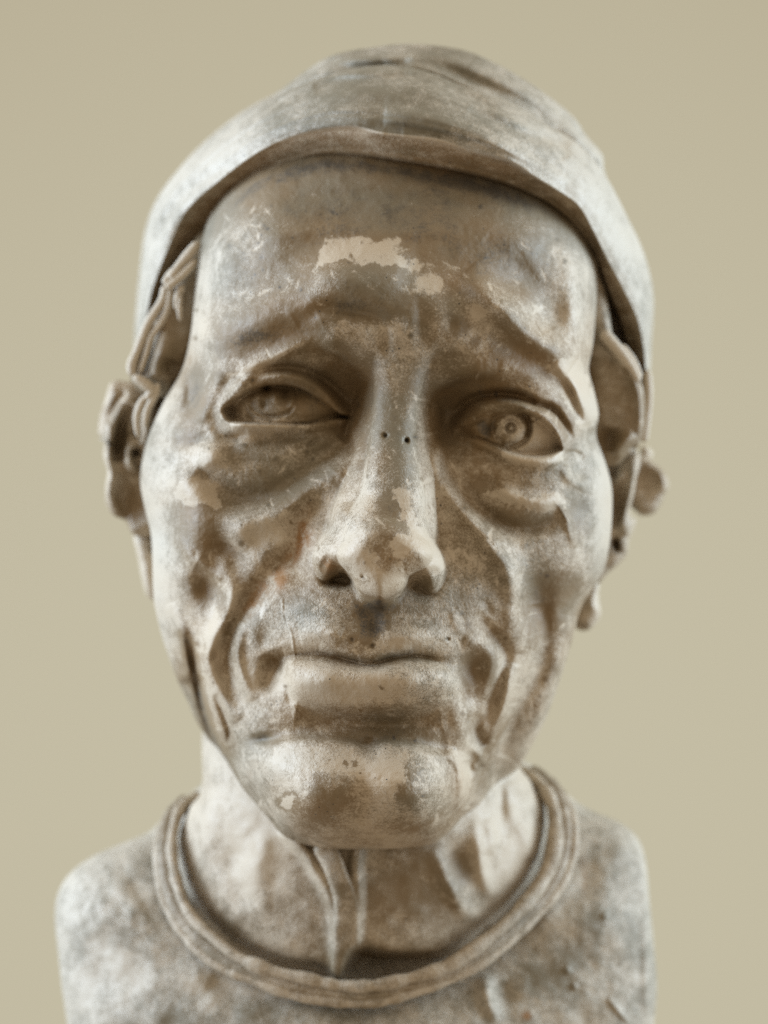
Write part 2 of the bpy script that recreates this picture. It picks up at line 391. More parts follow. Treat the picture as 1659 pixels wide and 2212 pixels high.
# lower lid bag left
stroke(Fc, P('A',(420,830),(620,900),(830,870),(1000,800),(1090,720)), 26, 13)
stroke(Fc, P('A',(250,720),(360,800),(500,760)), 9, -8)
stroke(Fc, P('A',(830,860),(930,840),(1010,790)), 5, -7)
stroke(Fc, P('A',(1380,640),(1220,830),(1040,960),(860,1100),(640,1230),(430,1220),(260,1120),(180,1020)), 30, -27)
stroke(Fc, P('A',(1420,720),(1200,930),(1000,1080),(720,1270),(480,1400),(400,1560)), 34, 27)
bump(Fc, *P('A',(250,920))[0], 32, 30, 17); bump(Fc, *P('A',(40,1080))[0], 22, 30, 10); bump(Fc, *P('A',(130,1170))[0], 38, 28, 10)
stroke(Fc, P('A',(150,1010),(220,1080)), 8, -8)
bump(Fc, *P('A',(130,1420))[0], 48, 50, 14); bump(Fc, *P('A',(310,1560))[0], 26, 34, -14)
# cheek pleats left
stroke(Fc, P('A',(1110,1040),(960,1230),(850,1400),(830,1560))+P('C',(700,240),(560,420),(440,560),(370,760),(350,900),(390,1060),(470,1180),(600,1280)), 24, -20)
stroke(Fc, P('C',(300,130),(350,330),(380,480),(340,620),(250,780),(230,950),(290,1130),(360,1250),(420,1330)), 20, 22)
stroke(Fc, P('A',(0,1480),(120,1650))+P('C',(160,200),(250,290),(300,350)), 14, 14)
bump(Fc, *P('C',(250,430))[0], 36, 52, -19, -8); bump(Fc, *P('C',(190,350))[0], 26, 34, -14)
bump(Fc, *P('C',(265,865))[0], 6, 13, -12, 15)
JL = P('C',(90,700),(130,860),(165,1020),(205,1200),(265,1390),(330,1540),(420,1700))+P('E',(470,560),(560,680),(680,840))
stroke(Fc, JL, 26, -30, 's', w2=4.5, taper=False); stroke(Fc, [(x-8,y+3) for x,y in JL], 8, -19); area_add(Fc, JL[2:] + [(x-70,y+30) for x,y in JL[:1:-1]], -34, 9)
stroke(Fc, P('C',(150,830),(200,1100),(280,1330),(370,1520)), 14, 14)
stroke(Fc, P('C',(270,1140),(320,1250),(370,1400),(365,1490)), 7, -15)
stroke(Fc, P('C',(-40,500),(40,700),(80,900),(120,1080),(160,1230)), 13, 16)
stroke(Fc, P('C',(470,620),(430,760),(420,880),(450,1010),(530,1180)), 13, 19)
# left cheek near ala
bump(Fc, *P('C',(850,250))[0], 34, 40, -18); bump(Fc, *P('C',(420,200))[0], 26, 30, -8)

# --- mouth
bump(Fc, *P('C',(700,920))[0], 28, 22, -34, -15); bump(Fc, *P('C',(660,1040))[0], 26, 28, -24)
bump(Fc, *P('C',(620,740))[0], 16, 22, -9)
stroke(Fc, P('C',(760,600),(900,560),(1100,600),(1150,700)), 30, 8)
stroke(Fc, P('C',(860,700),(1000,680),(1150,740)), 22, 9)
bump(Fc, 722, 1372, 62, 26, 14, 8); bump(Fc, 890, 1375, 70, 24, 14, -4)
bump(Fc, 803, 1345, 26, 38, -5)
stroke(Fc, [(776,1310),(778,1350),(770,1395)], 12, 3); stroke(Fc, [(838,1310),(834,1350),(842,1395)], 12, 3)
ml = [(604,1420),(640,1413),(690,1411),(740,1421),(783,1432),(812,1431),(850,1419),(888,1415),(935,1423),(980,1444)]
stroke(Fc, ml, 13, -17); stroke(Fc, ml, 3.5, -7); stroke(Fc, [(690,1398),(740,1407),(797,1420),(850,1407),(890,1401)], 10, 9)
area_add(Fc, [(628,1430),(700,1432),(800,1436),(900,1432),(960,1440),(978,1475),(960,1520),(900,1532),(800,1534),(700,1524),(640,1505),(622,1465)], 23, 14)
bump(Fc, 690, 1470, 60, 30, 16, 8); bump(Fc, 880, 1475, 75, 30, 16, -5); bump(Fc, 785, 1472, 50, 26, 6)
stroke(Fc, [(620,1440),(622,1480),(632,1520)], 10, -10)
stroke(Fc, [(640,1540),(700,1550),(790,1560),(880,1560),(950,1548)], 22, -23)
stroke(Fc, [(540,1590),(600,1590),(680,1586),(740,1590),(795,1600),(840,1592),(900,1604),(960,1615),(990,1600)], 9, -19, 's', w2=28)
bump(Fc, 570, 1596, 26, 14, -18); bump(Fc, 797, 1606, 20, 16, -12)
# right of mouth
bump(Fc, *P('D',(820,960))[0], 28, 28, -20, 10); bump(Fc, *P('D',(830,1110))[0], 26, 36, -15, -10)
stroke(Fc, P('D',(760,760),(900,800),(975,900),(970,1030),(930,1180)), 20, 14)
stroke(Fc, P('D',(870,560),(930,680),(1050,820),(1040,940),(990,1080),(940,1260),(860,1330)), 14, -19)
stroke(Fc, P('D',(690,560),(710,650),(760,720)), 9, 4)
stroke(Fc, P('D',(900,470),(960,590)), 10, -5)
stroke(Fc, P('D',(700,1150),(720,1300),(760,1420),(830,1520)), 16, 12); stroke(Fc, P('D',(700,980),(760,1080),(790,1200)), 9, -8)
stroke(Fc, P('B',(300,830),(420,1050),(560,1290),(760,1530))+P('D',(930,70),(1060,240),(1120,430),(1120,650),(1150,850)), 26, 28)
bump(Fc, *P('D',(1260,460))[0], 46, 62, -30, 10); stroke(Fc, P('D',(1300,500),(1330,700),(1280,950),(1180,1150),(1060,1400),(1000,1560)), 22, -26)
stroke(Fc, P('D',(1090,930),(1080,1100),(1040,1260),(980,1420),(930,1540)), 13, 24)
stroke(Fc, P('D',(870,1280),(850,1400),(900,1500)), 12, -26)
stroke(Fc, P('D',(820,1500),(880,1560),(900,1640)), 11, 18)
stroke(Fc, P('D',(1540,600),(1480,850),(1380,1130),(1260,1400),(1130,1600)), 20, 28)
stroke(Fc, P('F',(830,300),(810,400),(850,450)), 9, -14)
stroke(Fc, P('F',(640,290),(730,400),(745,560),(720,700)), 11, 17); stroke(Fc, [(1008,1640),(1014,1690),(1002,1740)], 11, -19); stroke(Fc, [(545,1640),(552,1690),(575,1735)], 14, -10)
stroke(Fc, P('F',(900,380),(860,560),(760,720),(680,800)), 9, -20)

# --- chin
bump(Fc, 685, 1705, 95, 78, 27); bump(Fc, 885, 1700, 88, 76, 26); bump(Fc, 785, 1725, 26, 60, -9)
bump(Fc, 590, 1650, 50, 34, 10); bump(Fc, 655, 1745, 45, 40, 12); bump(Fc, 905, 1745, 45, 40, 12)
stroke(Fc, P('E',(560,160),(760,200),(900,210),(1200,215)), 9, 6)

# --- right socket
bump(Fc, *P('B',(430,640))[0], 48, 72, -29, 20); bump(Fc, *P('B',(800,430))[0], 70, 26, -14, 4)
stroke(Fc, P('B',(500,1010),(400,900),(325,770),(290,640),(330,480),(450,390),(640,340),(820,340)), 11, 18, 's', w2=38)
stroke(Fc, P('B',(480,640),(600,530),(780,490),(930,510),(1060,560),(1180,600),(1270,720),(1310,830)), 9, -26)
upR = P('B',(520,752),(640,695),(760,645),(880,618),(1000,630),(1100,675),(1190,755),(1235,862))
loR = P('B',(520,765),(640,790),(760,835),(880,885),(1000,915),(1120,915),(1220,885))
s, m, d = pmask(P('B',(480,740),(600,600),(760,535),(940,545),(1110,600),(1230,720),(1280,850),(1240,960),(1100,1000),(900,970),(700,880)), 11)
Fc[s] += 20 * m
eyeball(*P('B',(930,740))[0], 135, 88, -52, 80, upR, loR, 3.0)
stroke(Fc, P('B',(500,720),(630,640),(760,575),(900,552),(1040,575),(1150,650),(1235,760),(1265,860)), 13, 7)
stroke(Fc, loR, 3, -9); stroke(Fc, P('B',(560,800),(760,870),(900,930),(1030,955),(1150,955),(1235,920)), 13, 7)
stroke(Fc, P('B',(1250,900),(1330,900),(1400,930)), 6, -9); bump(Fc, *P('B',(560,750))[0], 24, 10, -14, 25)
stroke(Fc, P('B',(880,470),(1000,500),(1060,560)), 7, -8)
ic = P('B',(885,725))[0]
s = win(ic[0]-70, ic[0]+70, ic[1]-70, ic[1]+70); dx = XX[s]-ic[0]; dy = YY[s]-ic[1]; d_ = np.hypot(dx, dy); an = np.arctan2(dy, dx)
ring = np.exp(-((d_ - 40) / 6.5) ** 2) * (.25 + .75 * np.clip(np.cos(an - .35), 0, 1)); Fc[s] += -17 * ring - 10 * np.exp(-((d_ - 9) / 3.6) ** 2) - 6 * np.exp(-((d_ - 19) / 3) ** 2) * np.clip(np.cos(an + 1.4), 0, 1)
bump(Fc, ic[0] - 38, ic[1] + 6, 18, 26, -16)
# right bag
stroke(Fc, P('B',(560,880),(750,980),(960,1050),(1150,1030),(1260,960)), 26, 12)
stroke(Fc, P('B',(760,1130),(900,1200),(1080,1250),(1230,1220)), 16, 11)
stroke(Fc, P('B',(420,880),(470,1050),(600,1230),(760,1370),(920,1430),(1130,1400),(1250,1330)), 22, -26)
bump(Fc, *P('B',(680,1120))[0], 26, 22, -8)
stroke(Fc, P('B',(1260,980),(1300,1080),(1420,1140)), 13, 14); bump(Fc, *P('B',(1360,1000))[0], 22, 36, -16)
bump(Fc, *P('B',(1360,1290))[0], 28, 40, -14)
stroke(Fc, P('B',(1240,1250),(1300,1450),(1340,1560)), 9, 7)
# lateral brow edge right (rough lit ledge)
stroke(Fc, P('B',(1190,280),(1330,420),(1400,560),(1460,690)), 17, 22)
stroke(Fc, P('B',(1170,330),(1280,440),(1330,560),(1380,690)), 8, -13)
bump(Fc, *P('B',(1480,720))[0], 12, 10, 14); bump(Fc, *P('B',(1440,800))[0], 14, 22, -20)

def dig(F, pts, depth, soft):
    s, m, d = pmask(pts, soft); F[s] = F[s] - depth * m
# --- nose
Fc = B0 + 1.85 * (Fc - B0)
def lblur(d, n):
    k = np.exp(-0.5 * (np.arange(-3*n//2, 3*n//2 + 1) / (n/2)) ** 2); k /= k.sum(); h = len(k) // 2
    for ax in (0, 1):
        q = np.pad(d, [(h, h) if i == ax else (0, 0) for i in (0, 1)], 'edge')
        d = sum(k[i] * (q[i:i + d.shape[0]] if ax == 0 else q[:, i:i + d.shape[1]]) for i in range(len(k)))
    return d
def inflate(F, pts, w0, rw, D, k, tilt=(0, 0), lb=4):
    """merge a cushion swelling inside an outline"""
    c = crom(pts, 8, True); c = np.vstack([c, c[0]])
    s, m, d = pmask(pts, 14.0); d = lblur(d, lb)
    q = np.clip(d / D, 0, 1); z = w0 + rw * np.sqrt(np.maximum(1 - (1 - q) ** 2, 0)) + np.minimum(d, 0) * 12
    z += tilt[0] * (XX[s] - c[:, 0].mean()) + tilt[1] * (YY[s] - c[:, 1].mean())
    F[s] = smax(F[s], z, k)
NB = np.full_like(Fc, -400.0)
rod(NB, [(872,740,60,76,50),(864,800,56,58,60),(856,870,74,50,70),(849,940,114,50,88),(846,1010,164,58,104),(847,1080,212,72,124),(836,1140,254,90,140),(826,1190,280,86,140),(822,1235,270,62,150)], 30, pw=2.6)
rod(NB, [(858,880,36,54,54),(848,960,66,74,80),(842,1040,118,96,110),(832,1110,160,112,130),(824,1170,185,118,130)], 36)
s = win(640, 1010, 700, 1330)
Fc[s] = smax(Fc[s], NB[s], 18)
inflate(Fc, [(742,1085),(714,1140),(692,1170),(679,1203),(684,1235),(700,1256),(722,1252),(751,1242),(772,1263),(800,1286),(821,1296),(839,1284),(856,1262),(880,1250),(905,1264),(930,1281),(947,1272),(959,1245),(959,1214),(945,1180),(922,1145),(898,1085)], 60, 172, 96, 38)
inflate(Fc, [(745,1165),(790,1120),(850,1115),(905,1150),(934,1192),(922,1222),(895,1236),(868,1252),(845,1280),(823,1302),(797,1284),(768,1255),(747,1231),(728,1202)], 182, 104, 46, 20, lb=5)
CL = [(704,1204),(724,1208),(748,1228),(762,1250),(752,1264),(708,1262),(694,1245),(692,1222)]
dig(Fc, CL, 42, 9); dig(Fc, [(716,1256),(722,1240),(738,1230),(752,1238),(760,1254),(748,1262)], 24, 5)
CR = [(905,1240),(936,1228),(950,1240),(948,1262),(932,1284),(900,1284),(888,1262)]
dig(Fc, CR, 28, 11)
stroke(Fc, P('B',(290,1430),(350,1500),(400,1620)), 9, -12)
def soften(x0, x1, y0, y1, n):
    s = win(x0, x1, y0, y1); X = XX[s]; Y = YY[s]; f = lambda v, a, b: np.clip(np.minimum(v - a, b - v) / 22.0, 0, 1)
    m = f(X, x0, x1) * f(Y, y0, y1); Fc[s] = Fc[s] * (1 - m) + lblur(Fc[s], n) * m
soften(760, 890, 1215, 1335, 4); soften(750, 870, 1275, 1420, 8); soften(940, 1120, 1320, 1640, 4); soften(410, 570, 1130, 1620, 2); soften(360, 520, 700, 1120, 4); soften(560, 1010, 1570, 1640, 3)
# shallow cast marks, scratches and chips
FINE = np.zeros_like(Fc)
for p in (P('C',(740,480),(750,600),(800,700),(830,880)), P('C',(825,900),(795,1050),(810,1180),(860,1290))): stroke(FINE, p, 2.6, 3.4, taper=False)
for x, y in P('A',(1460,780),(1610,815))+P('B',(155,812),(218,788)): bump(FINE, x, y, 4.5, 4.5, -18)
for x, y in P('D',(655,750),(352,265),(58,315))+P('C',(1302,312),(1225,755),(1370,800)): bump(FINE, x, y, 4, 4, -7)
r2 = np.random.RandomState(3)
for _ in range(170):
    x, y = r2.uniform(430, 1230), r2.uniform(420, 1800); a = r2.uniform(0, 3.14); l = r2.uniform(8, 34)
    stroke(FINE, [(x, y), (x + l*math.cos(a)/2 + r2.uniform(-3,3), y + l*math.sin(a)/2), (x + l*math.cos(a), y + l*math.sin(a))], r2.uniform(2, 3.5), r2.choice([-1, 1]) * r2.uniform(.3, 1.0))
FINE += 1.5 * noise(26, 1) + .8 * noise(11, 2) + .45 * noise(5, 3)
FINE += 1.6 * noise(60, 4)
Fc = Fc + FINE

# ------------------------------------------------------------------ patina maps (where the brown coat is worn away, some shade painted in too)
T = np.full_like(Fc, .51) + .10 * noise(120, 11) + .10 * noise(45, 12) + .06 * noise(18, 13)
RU = np.zeros_like(Fc)
WN = 8 * noise(26, 71) + 6 * noise(11, 72) + 4 * noise(5, 73)
def tone(pts, v, soft=6): 
    s, m, d = pmask(pts, 22); m = 1 / (1 + np.exp(-np.clip((d + WN[s]) / soft * 1.6, -30, 30))); T[s] = T[s] * (1 - m) + v * m
def tb(x, y, rx, ry, h, ang=0): bump(T, x, y, rx, ry, h, ang)
# brown forehead, paler temples
for k_, (wd_s, hh) in enumerate(((16, .45), (34, .2))): stroke(T, [(x, y + 16) for x, y in P('0',(394,560),(440,500),(505,428),(563,381),(640,354),(717,340),(829,348),(964,370),(1060,393),(1137,420),(1199,455),(1252,505),(1291,558))], wd_s, hh, n=4)  # cap's shadow painted into the tone below its rim, over dark patina
tb(800, 1560, 330, 260, -.07)
tb(830, 430, 300, 70, .15); tb(790, 1740, 150, 60, .14); tb(1050, 560, 120, 60, .12); tb(560, 560, 90, 70, .12)
tb(800, 480, 240, 110, .42); tb(1080, 520, 150, 110, .22); tb(560, 620, 70, 60, .1); tb(480, 500, 50, 80, -.15); tb(1230, 600, 40, 140, -.25); tb(430, 700, 30, 120, -.2)
tb(780, 665, 160, 45, .45); tb(880, 520, 260, 60, .12); tb(560, 720, 90, 40, .35); tb(1130, 760, 90, 34, .4, 30); tb(620, 870, 120, 60, .25); tb(1090, 920, 110, 60, .15); tb(880, 720, 60, 60, .18)
tone(P('G',(1030,650),(1250,625),(1400,660),(1540,660),(1500,710),(1620,740),(1640,860)) + P('H',(80,700),(170,760),(250,820),(230,850),(60,800)) + P('G',(1500,810),(1420,835),(1250,790),(1080,800),(980,850),(950,860),(1000,740)), .08, 3.5)
tone(P('H',(200,1000),(260,920),(360,915),(420,950),(400,1010),(300,1000),(230,1010)), .12, 4)
tone(P('H',(600,1130),(640,1080),(700,1100),(710,1170),(650,1210),(610,1180)), .0, 3)
tone(P('G',(1100,1260),(1200,1200),(1350,1250),(1560,1220),(1650,1300),(1640,1450),(1500,1400),(1300,1350),(1150,1330)), .33, 14)
tone(P('H',(480,1180),(560,1120),(690,1200),(760,1330),(700,1450),(560,1460),(480,1350)), .32, 12); tb(*P('H',(535,1230))[0], 18, 24, .6); tb(*P('H',(640,1360))[0], 20, 9, .5, -35)
# nose
tb(862, 960, 40, 110, .30); tb(845, 1090, 40, 60, .35); tb(770, 1110, 26, 70, -.2, 15); tb(915, 1050, 26, 90, -.2); tb(740, 1190, 34, 30, -.2); tb(920, 1190, 30, 50, -.15)
tone(P('B',(80,1170),(180,1160),(200,1280),(240,1400),(290,1480),(370,1600),(420,1700),(300,1690),(200,1500),(120,1330)), -.1, 4)
tone(P('C',(1540,30),(1600,30),(1640,120),(1590,200),(1510,150)), .0, 3); tone(P('C',(1200,140),(1280,105),(1390,140),(1400,230),(1330,300),(1250,290),(1200,200)), .05, 4)
tone(P('D',(150,250),(330,330),(230,470),(130,450),(60,380)), .2, 8); tb(*P('D',(150,160))[0], 30, 20, .4); tb(*P('B',(1080,790))[0], 34, 22, -.35); tb(*P('B',(1060,940))[0], 50, 9, -.4); tb(*P('A',(640,730))[0], 80, 12, -.4)
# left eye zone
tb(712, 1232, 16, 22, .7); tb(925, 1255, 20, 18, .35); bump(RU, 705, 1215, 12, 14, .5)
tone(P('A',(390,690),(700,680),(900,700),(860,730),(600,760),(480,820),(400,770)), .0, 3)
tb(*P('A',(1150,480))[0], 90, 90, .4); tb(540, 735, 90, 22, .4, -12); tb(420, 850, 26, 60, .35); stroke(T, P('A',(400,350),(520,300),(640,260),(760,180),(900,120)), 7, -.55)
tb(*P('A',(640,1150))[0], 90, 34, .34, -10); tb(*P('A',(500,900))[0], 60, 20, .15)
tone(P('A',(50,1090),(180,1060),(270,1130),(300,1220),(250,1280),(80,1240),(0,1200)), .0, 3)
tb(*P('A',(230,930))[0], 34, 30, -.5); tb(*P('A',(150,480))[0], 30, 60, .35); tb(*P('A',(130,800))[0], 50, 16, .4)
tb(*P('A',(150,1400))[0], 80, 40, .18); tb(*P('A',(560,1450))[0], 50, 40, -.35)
# rust by the left ala
for q, a_, b_, h_ in (((880,1430),14,40,.9),): bump(RU, *P('A', q)[0], a_, b_, h_, 15)
for q in ((900,60),(820,170),(700,300),(740,350),(590,400),(520,520)): bump(RU, *P('C', q)[0], 15, 22, .9, 35)
tone(P('C',(650,310),(700,270),(760,230),(760,300),(720,340)), .0, 3)
bump(RU, *P('C',(1050,230))[0], 18, 18, .45); bump(RU, 990, 1690, 20, 60, .22); bump(RU, 1195, 1240, 30, 60, .12)
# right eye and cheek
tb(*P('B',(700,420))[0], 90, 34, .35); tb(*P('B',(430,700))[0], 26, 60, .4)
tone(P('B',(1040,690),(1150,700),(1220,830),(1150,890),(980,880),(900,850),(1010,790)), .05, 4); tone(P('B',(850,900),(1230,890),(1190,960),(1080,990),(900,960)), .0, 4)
tb(*P('B',(720,710))[0], 30, 28, .7); tone(P('B',(860,650),(960,680),(970,760),(880,800),(800,760)), .25, 3); tb(*P('B',(885,710))[0], 9, 9, .5); tb(*P('B',(1010,740))[0], 7, 26, .6, 8); tb(*P('B',(900,520))[0], 90, 8, .5, 6)  # shadow on the eyeball's left part is painted into the tone
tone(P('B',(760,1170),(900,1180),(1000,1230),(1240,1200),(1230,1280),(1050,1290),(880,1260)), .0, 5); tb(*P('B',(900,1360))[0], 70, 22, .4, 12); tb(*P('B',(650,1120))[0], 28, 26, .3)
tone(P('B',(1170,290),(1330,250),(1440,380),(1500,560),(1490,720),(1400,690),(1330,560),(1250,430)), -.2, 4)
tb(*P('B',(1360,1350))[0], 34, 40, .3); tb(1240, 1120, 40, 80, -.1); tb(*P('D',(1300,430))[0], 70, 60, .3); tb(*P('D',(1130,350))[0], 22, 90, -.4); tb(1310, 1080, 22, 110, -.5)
# lips, philtrum, chin
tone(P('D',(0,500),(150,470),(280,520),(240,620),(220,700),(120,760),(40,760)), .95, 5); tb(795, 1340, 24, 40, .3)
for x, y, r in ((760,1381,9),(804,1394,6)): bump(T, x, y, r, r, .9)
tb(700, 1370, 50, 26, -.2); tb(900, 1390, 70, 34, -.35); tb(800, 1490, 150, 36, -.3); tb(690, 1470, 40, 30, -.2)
tb(800, 1420, 160, 9, .4); tb(600, 1430, 34, 26, .45); tb(1018, 1455, 26, 40, .45); tb(780, 1555, 140, 16, .25); tb(800, 1590, 150, 18, .5); tb(760, 1530, 120, 12, .2); tb(570, 1595, 34, 14, .5)  # includes the shade of the crease under the lower lip, put into the tone
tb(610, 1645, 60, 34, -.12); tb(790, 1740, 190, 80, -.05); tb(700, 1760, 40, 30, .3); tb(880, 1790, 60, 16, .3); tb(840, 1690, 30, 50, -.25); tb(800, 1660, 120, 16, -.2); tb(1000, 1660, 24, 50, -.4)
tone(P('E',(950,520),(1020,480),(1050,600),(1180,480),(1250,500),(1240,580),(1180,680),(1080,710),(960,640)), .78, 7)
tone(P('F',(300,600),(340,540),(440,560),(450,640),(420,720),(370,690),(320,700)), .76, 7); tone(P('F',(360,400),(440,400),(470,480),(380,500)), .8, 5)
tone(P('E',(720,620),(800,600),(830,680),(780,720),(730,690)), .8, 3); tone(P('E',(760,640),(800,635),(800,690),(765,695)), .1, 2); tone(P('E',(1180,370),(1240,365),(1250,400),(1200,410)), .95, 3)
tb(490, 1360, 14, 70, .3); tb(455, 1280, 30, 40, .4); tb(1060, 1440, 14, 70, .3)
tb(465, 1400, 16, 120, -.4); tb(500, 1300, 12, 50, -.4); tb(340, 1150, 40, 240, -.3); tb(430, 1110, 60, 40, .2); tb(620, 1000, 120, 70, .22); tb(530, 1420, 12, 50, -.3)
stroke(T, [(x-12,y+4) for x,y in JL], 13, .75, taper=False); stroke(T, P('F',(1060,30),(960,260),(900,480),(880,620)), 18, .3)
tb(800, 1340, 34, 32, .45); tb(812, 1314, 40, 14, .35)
r3 = np.random.RandomState(11)
for _ in range(230):                                    # hair scratches and small spots in the coat
    x, y = r3.uniform(420, 1240), r3.uniform(420, 1810); a = r3.uniform(-.6, 2.4); l = r3.uniform(8, 40)
    stroke(T, [(x, y), (x + l*math.cos(a)/2 + r3.uniform(-5,5), y + l*math.sin(a)/2 + r3.uniform(-3,3)), (x + l*math.cos(a), y + l*math.sin(a))], r3.uniform(1.8, 3.2), r3.choice([-.5, -.4, -.3]))
for _ in range(150):
    x, y = r3.uniform(420, 1240), r3.uniform(420, 1820); q = r3.uniform(2, 5.5); bump(T, x, y, q, q * r3.uniform(.6, 1.2), r3.choice([.6, .8, -.4]), r3.uniform(0, 90))
for x, y in P('A',(1460,780),(1610,815))+P('B',(155,812),(218,788))+P('D',(655,750)): bump(T, x, y, 3.8, 3.2, 1.1)
tb(1170, 1290, 60, 70, .2); tb(1220, 1160, 60, 50, .15); tb(1165, 965, 22, 18, -.2)
T = np.clip(T, -.12, 1.4)
GR = np.full_like(Fc, .12) + .18 * noise(90, 81) + .12 * noise(30, 82)
for x, y, a_, b_, h_ in ((850,430,260,60,.5),(800,600,110,50,.6),(862,960,36,130,.8),(650,1330,90,40,.55),(1120,660,70,50,.3),(980,660,40,30,.5),(480,560,80,140,.5),(1240,620,50,160,.5),(340,1150,60,300,.6),(1300,1120,40,220,.6),(600,1000,120,60,.3),(1240,1010,60,60,.4),(630,1640,80,40,.5),(690,1470,50,40,.4),(960,1280,40,40,.4),(560,1150,70,50,.4)): bump(GR, x, y, a_, b_, h_)
GR = np.clip(GR, 0, 1)

head_outline = [(815,200),(700,224),(610,268),(540,320),(485,388),(453,450),(438,505),(430,565),(420,640),(412,720),(392,800),(352,870),(318,950),(303,1034),(315,1106),(327,1163),(331,1279),(340,1336),(358,1400),(383,1470),(405,1515),(425,1560),(455,1605),(478,1648),(508,1692),(540,1722),(579,1767),(620,1810),(700,1832),(783,1834),(860,1833),(930,1825),(960,1807),(981,1787),(1000,1765),(1036,1737),(1073,1694),(1119,1660),(1150,1610),(1181,1548),(1209,1471),(1233,1395),(1258,1308),(1300,1241),(1316,1178),(1322,1114),(1321,1051),(1307,997),(1288,940),(1293,892),(1282,840),(1272,797),(1280,750),(1287,680),(1292,600),(1290,520),(1262,430),(1190,335),(1090,262),(960,215)]
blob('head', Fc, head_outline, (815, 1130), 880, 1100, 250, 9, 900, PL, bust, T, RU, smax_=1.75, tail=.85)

# ------------------------------------------------------------------ THE CAP
def resamp(pts, n):
    c = crom(pts, 12); d = np.concatenate([[0], np.cumsum(np.hypot(*np.diff(c[:, :2], axis=0).T))]); d /= d[-1]
    u = np.linspace(0, 1, n); return np.stack([np.interp(u, d, c[:, i]) for i in range(c.shape[1])], 1)
NCAP = 520
low = P('0',(322,800),(330,740),(345,650),(368,590),(394,545),(440,487),(505,418),(563,371),(640,345),(717,329),(829,338),(964,360),(1060,383),(1137,410),(1199,445),(1252,495),(1291,548),(1318,622),(1345,690),(1367,775),(1386,860))
upp = P('0',(306,800),(312,735),(320,665),(338,600),(386,487),(417,441),(471,394),(524,352),(586,314),(659,287),(755,273),(829,289),(945,302),(1014,325),(1099,348),(1156,383),(1214,418),(1252,448),(1283,502),(1314,564),(1345,622),(1376,687),(1392,765),(1396,860))
rid = P('0',(292,800),(293,700),(305,564),(317,487),(340,429),(382,371),(440,310),(524,245),(601,204),(717,160),(829,141),(925,156),(1002,187),(1099,218),(1175,264),(1252,314),(1310,383),(1360,479),(1387,537),(1406,602),(1412,660),(1407,740),(1402,860))
crn = P('0',(293,800),(294,700),(307,560),(320,485),(345,425),(388,367),(445,306),(528,240),(601,200),(659,156),(717,121),(794,104),(893,95),(1002,109),(1076,140),(1129,170),(1175,201),(1237,252),(1264,293),(1299,335),(1306,380),(1355,479),(1383,537),(1402,602),(1408,660),(1403,740),(1398,860))
lo_, up_, ri_, cr_ = (resamp(c, NCAP) for c in (low, upp, rid, crn))
u = np.linspace(0, 1, NCAP)
W2 = np.interp(u, [0, .1, .2, .3, .4, .5, .6, .7, .8, .9, 1], [-640, -570, -450, -270, -120, -50, -65, -165, -330, -500, -620])
kk = np.exp(-0.5*(np.arange(-75,76)/25.)**2); kk /= kk.sum(); W2 = np.convolve(np.pad(W2,75,'reflect',reflect_type='odd'), kk, 'valid')
k1 = np.exp(-((u - .5) / .30) ** 4)                      # where the crown shows above the band
ctr = np.array([850., 700.])
def rowp(p, w): return np.column_stack([p, w])
inn = lo_ + (ctr - lo_) * 0.035
rows = [rowp(inn, W2 - 240), rowp(lo_ + (ctr-lo_)*.012, W2 - 84), rowp(lo_*.75 + up_*.25, W2 - 48), rowp(up_*.8 + lo_*.2, W2 - 12), rowp(up_, W2 + 6),
        rowp(up_*.93 + ri_*.07, W2 + 4), rowp(up_*.7 + ri_*.3, W2 - 14), rowp(up_*.35 + ri_*.65, W2 - 75), rowp(up_*.1 + ri_*.9, W2 - 175), rowp(ri_, W2 - 250),
        rowp(ri_ - (ri_-ctr)*.012, W2 - 300 - 10*k1), rowp(ri_*.6+cr_*.4, W2 - 300 - 20*k1), rowp(ri_*.25 + cr_*.75, W2 - 350 - 30*k1), rowp(cr_, W2 - 450),
        rowp(cr_ - (cr_-ctr)*.05, W2 - 620), rowp(cr_ - (cr_-ctr)*.25, W2*.6 - 900), rowp(cr_ - (cr_-ctr)*.6, W2*.2 - 1200), rowp(cr_ - (cr_-ctr)*.97, W2*0 - 1330)]
rows = np.array(rows)                                   # (R, NCAP, 3)
def across(rows, n):
    R = rows.reshape(rows.shape[0], -1); return crom(R, n).reshape(-1, *rows.shape[1:])
cap = across(rows, 16)
Ecap = np.zeros_like(Fc)
stroke(Ecap, P('L',(0,250),(250,270),(450,350),(620,450)), 12, -12); stroke(Ecap, P('L',(0,200),(250,235),(450,315),(700,400),(900,520),(1100,650),(1220,800)), 14, 22)
stroke(Ecap, P('L',(120,180),(300,200),(500,290),(700,390),(900,500),(1050,640)), 16, -16)
stroke(Ecap, P('L',(250,120),(480,190),(680,280),(850,370),(1000,480)), 16, 14); stroke(Ecap, P('L',(150,110),(400,130),(600,210),(780,300),(900,380)), 14, -10)
stroke(Ecap, P('L',(480,440),(640,520),(820,590),(980,640),(1030,720)), 14, -14); stroke(Ecap, P('L',(0,480),(300,500),(560,600),(800,760),(1000,900)), 26, 20)
stroke(Ecap, P('L',(0,590),(300,610),(500,690),(800,800)), 14, -10); stroke(Ecap, P('K',(860,640),(1050,590),(1300,560),(1600,570)), 10, -10)
stroke(Ecap, P('K',(900,390),(1050,310),(1200,250),(1400,245),(1650,230)), 12, 18); stroke(Ecap, P('K',(1100,330),(1300,290),(1600,290)), 16, -14)
stroke(Ecap, P('K',(250,1230),(330,1060),(460,920),(620,800)), 12, 12); stroke(Ecap, P('K',(200,1200),(290,1020),(420,880),(640,740)), 13, -12)
stroke(Ecap, P('K',(1200,150),(1400,170),(1650,150)), 12, 16)
